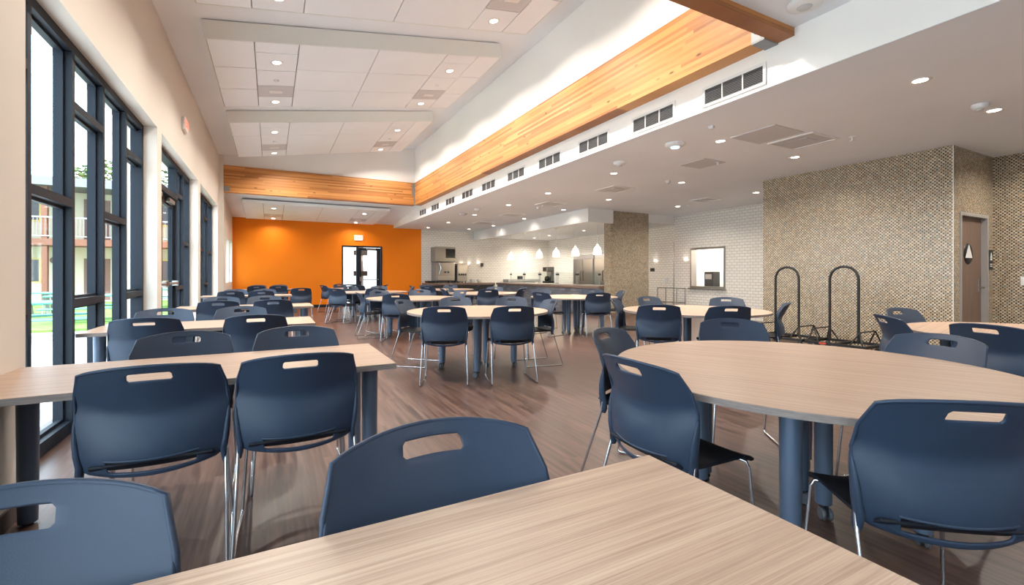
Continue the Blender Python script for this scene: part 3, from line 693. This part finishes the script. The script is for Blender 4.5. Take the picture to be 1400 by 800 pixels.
# round tables: centre, leg rotation, name, [(angle, radius of backrest, turn, seat words)]
RD = [(2.36, 1.35, -63, 'large front right round table', [(232, 1.05, 0, 'near right'), (176, 1.06, 3, 'lower left'), (120, 1.01, -6, 'upper left'), (52, 1.18, 0, 'far'), (347, .98, 0, 'right')]),
      (2.37, 5.40, -25, 'middle round table in the centre aisle', [(225, 1.0, 22, 'near left'), (269, 1.0, -14, 'near right'), (351, 1.05, 0, 'right'), (37, 1.02, 25, 'far right'), (85, 1.06, -12, 'far left'), (138, 1.1, 0, 'left')]),
      (4.90, 4.15, 84, 'round table before the pass-through wall', [(198, 1.0, 30, 'near left'), (242, 1.0, -4, 'near right'), (128, 1.05, 0, 'left'), (80, 1.05, 10, 'far left'), (15, 1.05, 30, 'far right'), (303, 1.05, 0, 'right')]),
      (5.38, 1.16, 12, 'rightmost round table near the restroom door', [(137, 1.12, 0, 'left'), (79, 1.05, 0, 'far'), (178, 1.06, 0, 'near')]),
      (5.60, 7.80, 36, 'round table nearest the mosaic column', [(262, 1.0, -14, 'near right'), (100, 1.02, -25, 'far left'), (30, 1.02, 25, 'far right'), (335, 1.05, 0, 'right'), (195, 1.05, 0, 'left')]),
      (2.50, 8.90, 0, 'second round table of the centre aisle', [(237, 1.02, 10, 'near'), (176, 1.05, 0, 'left'), (118, 1.05, -10, 'far left'), (66, 1.05, 0, 'far right'), (2, 1.05, 10, 'right')]),
      (4.75, 10.4, 12, 'round table before the serving counter', [(250, 1.0, 0, 'near'), (350, 1.05, 0, 'right'), (308, 1.05, 0, 'near right'), (170, 1.1, 0, 'left'), (132, 1.05, 0, 'far left'), (50, 1.05, 0, 'far right')]),
      (2.43, 12.5, 48, 'third round table of the centre aisle', [(218, 1.35, 8, 'outer left'), (262, 1.05, 0, 'near'), (180, 1.1, 0, 'left'), (70, 1.05, 0, 'far'), (350, 1.05, 0, 'right'), (115, 1.05, 0, 'far left')]),
      (4.80, 13.5, 108, 'round table before the ice machine', [(222, 1.05, 0, 'near left'), (165, 1.05, 0, 'left'), (335, 1.05, 0, 'right'), (110, 1.05, 0, 'far left'), (60, 1.05, 0, 'far right')]),
      (2.45, 15.7, 84, 'farthest round table below the rear exit sign', [(200, 1.1, 0, 'left'), (265, 1.05, 0, 'near'), (110, 1.05, 0, 'far'), (330, 1.05, 0, 'right')])]
for cx, cy, rot, nm, cl in RD:
    round_table(cx, cy, rot, nm+' with wood laminate top and caster legs')
    for ang, r, turn, wd in cl:
        f = ang+180+turn
        bx, by = cx+r*math.cos(R(ang)), cy+r*math.sin(R(ang))
        chair(bx+BK*math.cos(R(f)), by+BK*math.sin(R(f)), f, 'navy chair in the %s seat of the %s' % (wd, nm), 'chairs at the round tables')

# ------------------------------------------------------------------ serving counter and kitchen
CX = 8.32
e = empty('serving_counter', (CX, 10.36, 0)); tag(e, 'long slate tiled serving counter beside the mosaic column', 'counter')
MB().box(.04, .75, 0, 6.7, 0, .77).build('counter_body', 'slate_tile', e)
MB().bbox(0, .85, -.0, 6.75, .77, .85, .008).build('counter_top', 'stone_top', e)
MB().box(.30, .84, .1, 6.6, .852, .862).build('steel_top', 'brushed', e)
e = empty('back_counter', (5.4, 17.15, 0)); tag(e, 'dark back counter below the ice machine along the tiled wall', 'counter')
MB().box(0, 2.9, .05, .68, 0, .77).build('counter_body', 'slate_tile', e)
MB().bbox(-.03, 2.9, 0, .69, .77, .85, .008).build('counter_top', 'stone_top', e)
MB().box(0.02, 2.8, -.012, .05, .30, .75).build('counter_panel', 'black', e)
# sneeze guards
pst = MB().tube([(0, 0, 0), (0, 0, .42)], .012).mesh('post', 'steel'); knb = MB().bbox(-.03, .03, -.03, .03, .30, .36, .006).mesh('clamp', 'black')
pan = MB().box(-.004, .004, .02, 1.06, .04, .40).mesh('glass_panel', 'glass')
for i in range(5):
    e = empty('sneeze_guard', (CX+.45, 10.9+1.16*i, .862)); tag(e, ['nearest', 'second', 'third', 'fourth', 'farthest'][i]+' glass sneeze guard on the serving counter', 'glass guard', 'sneeze guards')
    for yy in (0, 1.08):
        o = link('post', pst, e); o.location = (0, yy, 0); k = link('clamp', knb, o)
    link('glass_panel', pan, e)
# ice machine and drink dispenser on the back counter
e = empty('ice_machine', (5.75, 17.25, .85)); tag(e, 'tall stainless ice machine on the counter by the orange wall', 'ice machine')
MB().bbox(0, .80, .0, .58, .08, .82, .02).build('dispenser_body', 'brushed', e)
MB().bbox(-.02, .82, -.03, .58, .84, 1.44, .015).build('upper_body', 'brushed', e)
MB().box(.40, .80, -.036, -.028, 1.0, 1.36).build('control_panel', 'screen', e)
MB().bbox(.06, .76, -.05, .0, .10, .26, .01).build('drip_front', 'steel', e)
MB().tube([(.14, -.02, .36), (.20, -.06, .58), (.14, -.02, .80)], .02).build('side_trim', 'chrome', e)
for x in (.36, .50): MB().bbox(x, x+.05, -.03, .01, .40, .46, .006).build('spout', 'black', e)
for x in (.08, .72):
    for y in (.08, .5): MB().cyl((x, y, 0), .025, .08, 10).build('foot', 'black', e)
e = empty('drink_dispenser', (6.68, 17.3, .85)); tag(e, 'grey drink dispenser right of the ice machine', 'drink dispenser')
MB().bbox(0, .44, .02, .5, .06, .78, .015).build('body', 'brushed', e)
MB().bbox(-.06, .02, .04, .5, .06, .70, .01).build('side_panel', 'black', e)
MB().box(.04, .40, -.0, .02, .40, .70).build('front_panel', 'steel', e)
for k in range(4): MB().bbox(.06+k*.09, .10+k*.09, -.04, .02, .30, .37, .008).build('nozzle', 'black', e)
for x in (.05, .39):
    for y in (.08, .45): MB().cyl((x, y, 0), .02, .06, 10).build('foot', 'black', e)
tag(MB().bbox(5.42, 5.72, 17.2, 17.6, .85, .94, .01).build('tray_stack', 'black'), 'low black tray rack left of the ice machine', 'tray rack')
for i, x in enumerate((7.4, 7.72)):
    o = MB().lathe([(.07, 0), (.11, .05), (.11, .14), (.10, .15), (0, .15)], (x, 17.45, .85), 16).build('food_container', 'tray')
    tag(o, ('left' if i == 0 else 'right')+' pale food container on the back counter', 'container', 'containers on the back counter')
e = empty('steel_shelf', (9.0, 17.3, .0)); tag(e, 'dark grey work table along the kitchen back wall', 'work table')
MB().bbox(0, 1.6, 0, .5, .86, .98, .01).build('shelf_top', 'grey_trim', e)
for x in (.05, 1.55):
    for y in (.05, .45): MB().cyl((x, y, 0), .02, .86, 10).build('leg', 'steel', e)
tag(MB().bbox(9.6, 9.8, 17.45, 17.6, .98, 1.12, .01).build('card_reader', 'black'), 'small black device on the kitchen work table', 'device')
e = empty('soap_dispenser', (8.0, 17.85, 1.62)); tag(e, 'small dark dispenser on the tiled kitchen wall', 'dispenser')
MB().bbox(-.05, .05, -.08, -.001, -.08, .06, .01).build('body', 'black', e); MB().bbox(-.03, .03, -.09, -.02, -.12, -.08, .005).build('nozzle', 'grey_trim', e)
def fridge(y0, label):
    e = empty('refrigerator', (10.70, y0, 0)); tag(e, label, 'refrigerator', 'kitchen refrigerators'); L = 1.30
    MB().bbox(.03, .69, 0, L, .12, 1.98, .01).build('body', 'brushed', e)
    MB().box(.0, .03, .02, L-.02, 1.80, 1.96).build('top_grille', 'grey_trim', e)
    for k in range(2):
        d = MB().bbox(-.02, .03, .02+k*.64, .63+k*.64, .16, 1.78, .008).build('door', 'steel', e)
        yy = .56 if k == 0 else .74
        MB().tube([(-.03, yy, .95), (-.065, yy, .98), (-.065, yy, 1.30), (-.03, yy, 1.33)], .012).build('handle', 'black', d)
    for y in (.1, L-.1):
        for x in (.1, .6): MB().cyl((x, y, 0), .03, .12, 10).build('caster', 'rubber', e)
fridge(13.65, 'left double door stainless refrigerator behind the counter'); fridge(12.30, 'right double door stainless refrigerator next to the mosaic column')
e = empty('coffee_brewer', (9.8, 15.3, 0)); tag(e, 'black and steel coffee brewer on a stand in the kitchen', 'coffee machine')
MB().bbox(0, .45, 0, .9, .0, .84, .01).build('stand', 'steel', e)
MB().bbox(.05, .40, .25, .60, .84, .92, .01).build('base', 'black', e); MB().bbox(.25, .40, .25, .60, .92, 1.30, .01).build('column', 'brushed', e)
MB().bbox(.05, .40, .25, .60, 1.30, 1.50, .02).build('head', 'brushed', e); MB().bbox(.03, .05, .32, .53, 1.33, 1.47, .004).build('panel', 'black', e)
MB().lathe([(.07, 0), (.10, .06), (.09, .15), (.06, .2), (0, .2)], (.15, .42, .92), 16).build('pot', 'screen', e)
# pendants
sh = MB().lathe([(.0, .30), (.028, .30), (.032, .245), (.062, .225), (.090, .19), (.108, .13), (.118, .06), (.122, 0), (.116, .0), (.112, .06), (.102, .125), (.085, .18), (.058, .215), (0, .225)], n=28).mesh('shade', 'shade')
pl = bpy.data.lights.new('pendant_lamp', 'POINT'); pl.energy = PEND_W; pl.color = (1, .80, .55); pl.shadow_soft_size = .05
for i in range(6):
    e = empty('pendant_light', (8.55, 10.72+1.1*i, 1.79)); tag(e, ['nearest', 'second', 'third', 'fourth', 'fifth', 'farthest'][i]+' white bell shaped pendant light over the serving counter', 'pendant light', 'pendants over the counter')
    link('shade', sh, e)
    MB().tube([(0, 0, .30), (0, 0, .95)], .004, 6).build('cord', 'white_plastic', e)
    MB().lathe([(.0, .935), (.05, .94), (.055, .97)], n=16).build('canopy', 'white_plastic', e)
    MB().cyl((0, 0, .29), .03, .06, 14).build('socket', 'white_plastic', e)
    o = bpy.data.objects.new('bulb', pl); COL.objects.link(o); o.parent = e; o.location = (0, 0, -.03)

# ------------------------------------------------------------------ pass-through window, rails, restroom side
e = empty('window_7', (11.05, PY0, PZ0)); tag(e, 'stainless framed pass-through window in the white tiled wall', 'window', None, 'structure')
a, c = PY1-PY0, PZ1-PZ0
for q in ((0, a, -.0, .05), (0, a, c-.05, c)): MB().box(-.02, .2, q[0], q[1], q[2], q[3]).build('frame_rail', 'steel', e)
for q in ((0, .05), (a-.05, a)): MB().box(-.02, .2, q[0], q[1], .05, c-.05).build('frame_stile', 'steel', e)
MB().bbox(-.10, .22, -.03, a+.03, -.035, 0, .006).build('counter_shelf', 'steel', e)
e = empty('water_dispenser', (11.75, 9.25, 0)); tag(e, 'tall black water dispenser seen through the pass-through window', 'water dispenser')
MB().bbox(0, .32, 0, .32, 0, 1.28, .02).build('body', 'black', e); MB().box(-.006, .0, .05, .27, 1.05, 1.2).build('panel', 'grey_trim', e)
MB().box(-.03, .0, .06, .26, .75, .78).build('drip_tray', 'grey_trim', e)
tag(MB().box(11.035, 11.05, 10.10, 10.12, 0, 2.2).build('corner_guard', 'steel'), 'steel corner guard at the end of the pass-through wall', 'corner guard')
e = empty('thermostat', (11.4, 11.35, 1.35)); tag(e, 'black thermostat on the white tiled corridor wall', 'thermostat')
MB().bbox(-.025, 0, -.09, .09, -.06, .06, .006).build('housing', 'black', e); MB().box(-.028, -.025, -.05, .05, -.03, .03).build('display', 'screen', e)
e = empty('wall_phone', (11.4, 10.75, 1.0)); tag(e, 'pale wall telephone beside the corner guard', 'telephone')
MB().bbox(-.04, 0, -.05, .05, -.1, .1, .01).build('base', 'sign_white', e); MB().tube([(-.06, .0, -.09), (-.075, 0, 0), (-.06, 0, .09)], .018).build('handset', 'sign_white', e)
e = empty('tray_stand', (10.55, 9.55, 0)); tag(e, 'small steel rail stand before the white tiled wall', 'rail')
for y in (0, .75):
    for x in (0, .35): MB().cyl((x, y, 0), .014, .80, 8).build('leg', 'steel', e)
for z in (.35, .78): MB().tube([(0, 0, z), (0, .75, z), (.35, .75, z), (.35, 0, z), (0, 0, z)], .011).build('rail', 'steel', e)
# chair dollies
def dolly(x, y, label):
    e = empty('chair_dolly', (x, y, 0)); tag(e, label, 'cart', 'chair dollies'); b = .012
    for sx in (-.28, .28): MB().box(sx-.02, sx+.02, -.42, .42, .11, .15).build('side_rail', 'black', e)
    for yy in (-.40, 0, .40): MB().box(-.26, .26, yy-.02, yy+.02, .11, .15).build('cross_rail', 'black', e)
    h = [(0, -.20, .15), (0, -.20, 1.12)]+[(0, -.20*math.cos(R(t)), 1.12+.20*math.sin(R(t))) for t in range(15, 180, 15)]+[(0, .20, 1.12), (0, .20, .15)]
    MB().tube(h, .019, 10).build('handle', 'black', e)
    for yy in (-.38, .38):
        s = 1 if yy > 0 else -1
        MB().tube([(-.28, yy, .15), (-.22, yy-s*.06, .34), (.22, yy-s*.06, .34), (.28, yy, .15)], .011, 6).build('cradle', 'black', e)
        MB().tube([(-.28, yy-s*.16, .15), (-.22, yy-s*.06, .34)], .011, 6).build('brace', 'black', e)
        MB().tube([(.28, yy-s*.16, .15), (.22, yy-s*.06, .34)], .011, 6).build('brace', 'black', e)
    for sx in (-.25, .25):
        for yy in (-.36, .36):
            w = MB().lathe([(.04, -.014), (.05, -.01), (.05, .01), (.04, .014)], (0, 0, 0), 16, Matrix.Translation((sx, yy, .0505)) @ Matrix.Rotation(R(90), 4, 'Y')).build('caster', 'rubber', e)
            MB().box(sx-.022, sx+.022, yy-.022, yy+.022, .075, .11).build('caster_plate', 'grey_caster', w)
    MB().box(-.305, -.30, .1, .2, .115, .145).build('sticker', 'led_red', e)
dolly(7.85, 4.70, 'left black chair dolly with tall arched handle against the mosaic wall')
dolly(7.85, 3.82, 'right black chair dolly with tall arched handle against the mosaic wall')
# restroom door
e = empty('door_4', (8.61, 2.72, 0)); tag(e, 'brown wood restroom door in a grey frame between mosaic walls', 'door', None, 'structure')
MB().box(0, .05, -.015, .30, 0, 2.09).box(.96, 1.01, -.015, .30, 0, 2.09).box(.05, .96, -.015, .30, 2.04, 2.09).build('door_frame', 'grey_trim', e)
lf = MB().box(.055, .955, .055, .10, .01, 2.035).build('door_leaf', 'door_wood', e)
MB().lathe([(.0, .008), (.15, .008), (.155, .0)], (0, 0, 0), 40, Matrix.Translation((.47, .055, 1.50)) @ Matrix.Rotation(R(90), 4, 'X')).build('sign_disc', 'black', lf)
MB().prism([(.47-.115, 1.44), (.47+.115, 1.44), (.47, 1.63)], 1, .039, .047).build('sign_triangle', 'sign_white', lf)
MB().tube([(.87, .05, 1.0), (.87, -.01, 1.0), (.77, -.01, 1.0)], .011).bbox(.845, .895, .048, .056, .93, 1.13, .004).build('door_handle', 'brushed', lf)
e = empty('restroom_sign', (9.72, 2.72, 1.42)); tag(e, 'black restroom plaque with white pictogram beside the door', 'sign')
MB().box(-.075, .075, -.012, -.001, -.15, .15).build('plate', 'black', e)
MB().prism([(-.04, .03), (.04, .03), (0, .11)], 1, -.016, -.012).box(-.035, .035, -.016, -.012, -.01, .02).build('pictogram', 'sign_white', e)
for k in range(2): MB().box(-.045, .045, -.015, -.012, -.075-k*.03, -.06-k*.03).build('text_line', 'sign_white', e)
e = empty('light_switch', (9.85, 2.38, 1.1)); tag(e, 'white light switch plate on the right mosaic wall', 'switch')
MB().bbox(-.01, -.001, -.05, .05, -.065, .065, .003).build('plate', 'sign_white', e)
for q in (-.022, .022): MB().bbox(-.016, -.008, q-.014, q+.014, -.03, .03, .002).build('rocker', 'sign_white', e)
e = empty('access_reader', (9.85, 2.16, 1.12)); tag(e, 'black card reader with small blue light on the right mosaic wall', 'card reader')
MB().bbox(-.03, -.001, -.055, .055, -.07, .07, .006).build('housing', 'black', e); MB().box(-.033, -.03, -.012, .012, -.008, .008).build('indicator', 'led_blue', e)
# exit signs
def exit_sign(loc, rz, label, back):
    e = empty('exit_sign', loc, rz); tag(e, label, 'sign', 'exit signs')
    MB().bbox(-.16, .16, -.045, .0, -.10, .10, .008).build('housing', 'sign_white', e)
    text_mesh('EXIT', .155, 'lettering', 'exit_red', e, Matrix.Translation((0, -.0475, 0)) @ Matrix.Rotation(R(90), 4, 'X'))
    return e
exit_sign((2.93, YR-.001, 2.57), 0, 'white exit sign with red letters above the rear glazed door', 0)
exit_sign((XW+.001, 8.65, 3.52), R(90), 'white exit sign with red letters high on the left wall', 0)

# ------------------------------------------------------------------ outdoors
def gp(name, mb, m, label, cat): return tag(mb.build(name, m), label, cat, None, 'structure')
gp('ground', MB().box(-60, 40, -40, 70, -.5, -.12), 'patio', 'pale concrete courtyard outside the windows', 'ground')
gp('lawn', MB().box(-30, -2.2, 14, 27.5, -.12, -.06), 'grass', 'strip of bright green lawn before the far building', 'lawn')
gp('roof_slab', MB().box(4.4, 12.8, -4.3, 18.3, 3.25, 3.4), 'grey_fascia', 'unseen flat roof above the low ceiling, placed to block the sun', 'roof')  # out-of-view slab that keeps the sun from the rooms below
BY = 30.0
e = empty('apartment_building', (0, BY, -.12)); tag(e, 'two storey cream building with balcony walkway across the courtyard', 'building')
MB().box(-30, 10, 0, 6, 0, 5.35).build('wall', 'stucco', e)
MB().box(-30.3, 10.3, -2.1, 6.3, 5.35, 5.75).build('roof_fascia', 'grey_fascia', e)
MB().box(-30, 10, -1.8, 0, 2.65, 2.95).build('walkway', 'brown_post', e)
post = MB().box(-.1, .1, -1.75, -1.55, 0, 5.35).mesh('post', 'brown_post')
win = MB().box(-.55, .55, -.06, 0, 0, 1.2).mesh('window', 'yellow_trim'); glz = MB().box(-.47, .47, -.075, -.06, .08, 1.12).mesh('pane', 'screen')
dr = MB().box(-.5, .5, -.05, 0, 0, 2.1).mesh('door', 'door_brown')
rd_ = MB().lathe([(0, .0), (.14, .0), (.16, .03)], (0, 0, 0), 16, Matrix.Rotation(R(90), 4, 'X')).mesh('wall_lamp', 'door_brown')
x = -28.5; i = 0
while x < 9:
    o = link('post', post, e); o.location = (x-1.4, 0, 0)
    for z in (.0, 2.95):
        if i % 2 == 0:
            o = link('door', dr, e); o.location = (x, 0, z)
        else:
            o = link('window', win, e); o.location = (x, 0, z+.9); g = link('pane', glz, o)
        o = link('wall_lamp', rd_, e); o.location = (x+1.0, -.01, z+2.0)
    x += 2.6; i += 1
MB().box(-30, 10, -1.78, -1.72, 3.90, 3.97).box(-30, 10, -1.78, -1.72, 3.05, 3.10).build('handrail', 'rail', e)
bal = MB()
for k in range(300): bal.box(-30+k*.1333, -29.98+k*.1333, -1.765, -1.735, 3.10, 3.90)
bb = bal.build('balusters', 'rail', e); bb['kind'] = 'stuff'
# picnic tables
def picnic(x, y, rz, label):
    e = empty('picnic_table', (x, y, -.12), R(rz)); tag(e, label, 'picnic table', 'courtyard picnic tables')
    MB().bbox(-.95, .95, -.38, .38, .72, .77, .02).build('table_top', 'teal', e)
    for s in (-1, 1):
        MB().bbox(-.95, .95, s*.72-.14, s*.72+.14, .42, .46, .02).build('bench', 'teal', e)
        MB().tube([(s*.6, -.72, .42), (s*.6, -.62, .06), (s*.6, -.25, .05), (s*.6, -.2, .3), (s*.6, -.2, .72)], .03).build('pipe_leg', 'rail', e)
        MB().tube([(s*.6, .72, .42), (s*.6, .62, .06), (s*.6, .25, .05), (s*.6, .2, .3), (s*.6, .2, .72)], .03).build('pipe_leg', 'rail', e)
        MB().cyl((s*.6, 0, 0), .05, .72, 10).build('post', 'rail', e)
picnic(-4.3, 12.6, 15, 'teal picnic table nearest the window on the patio'); picnic(-4.2, 16.2, 5, 'teal picnic table in the middle of the courtyard')
picnic(-6.6, 19.0, -10, 'teal picnic table by the lawn'); picnic(-3.6, 21.5, 0, 'farthest teal picnic table near the far building')
# utility pole, trees
e = empty('utility_pole', (-20, 44, -.12)); tag(e, 'utility pole with crossarm rising above the far building', 'pole')
MB().cyl((0, 0, 0), .16, 10.6, 10).build('pole', 'bark', e); MB().box(-1.2, 1.2, -.08, .08, 9.7, 9.9).build('crossarm', 'bark', e)
def tree(x, y, h, r, seed, label):
    rnd = random.Random(seed); e = empty('tree', (x, y, -.12)); tag(e, label, 'tree', 'courtyard trees')
    MB().tube([(0, 0, 0), (.1, 0, h*.4), (0, .1, h*.75)], [.2, .15, .06], 8).build('trunk', 'bark', e)
    c = MB()
    for k in range(900):
        d = Vector((rnd.gauss(0, 1), rnd.gauss(0, 1), rnd.gauss(0, .9))); d = d.normalized()*r*rnd.random()**.4
        p = Vector((0, 0, h-r*.8))+d; s = rnd.uniform(.12, .28)
        q = Matrix.Translation(p) @ Matrix.Rotation(rnd.random()*6, 4, 'Z') @ Matrix.Rotation(rnd.random()*3, 4, 'X')
        c.add([(-s, 0, 0), (0, -s*.5, .03), (s, 0, 0), (0, s*.5, .03)], [(0, 1, 2, 3)], M=q)
    o = c.build('foliage', 'leaf', e); o['kind'] = 'stuff'
tree(-9.9, 41, 8.8, 2.2, 1, 'leafy tree behind the far building, left'); tree(-5.2, 45, 10.8, 3.0, 2, 'leafy tree behind the far building, seen over the door')
tree(7.6, 23.4, 3.6, 1.3, 4, 'small tree outside the rear glazed door')
e = empty('sign_post', (3.30, 19.6, -.12)); tag(e, 'grey post with small dark signs outside the rear door', 'post')
MB().box(-.09, .09, -.09, .09, 0, 3.2).build('post', 'rail', e)
for z in (1.25, 2.1): MB().box(-.3, .25, -.12, -.09, z, z+.2).build('sign', 'black', e)
e = empty('entry_canopy', (2.4, 20.5, -.12)); tag(e, 'grey shade canopy outside the rear glazed door', 'canopy')
MB().box(-.6, 3.2, 0, 4.5, 2.75, 2.95).build('canopy_roof', 'grey_fascia', e)
for x in (-.45, 3.05):
    for y in (.2, 4.3): MB().box(x-.05, x+.05, y-.05, y+.05, 0, 2.75).build('post', 'rail', e)

tag(MB().box(1.5, 9.5, 26.0, 26.25, -.12, 3.4).build('bright_backdrop', 'outside_white'), 'white wall added to brighten the view through the rear glazed door', 'wall', None, 'structure')  # added sunlit surface that brightens what shows through the rear door
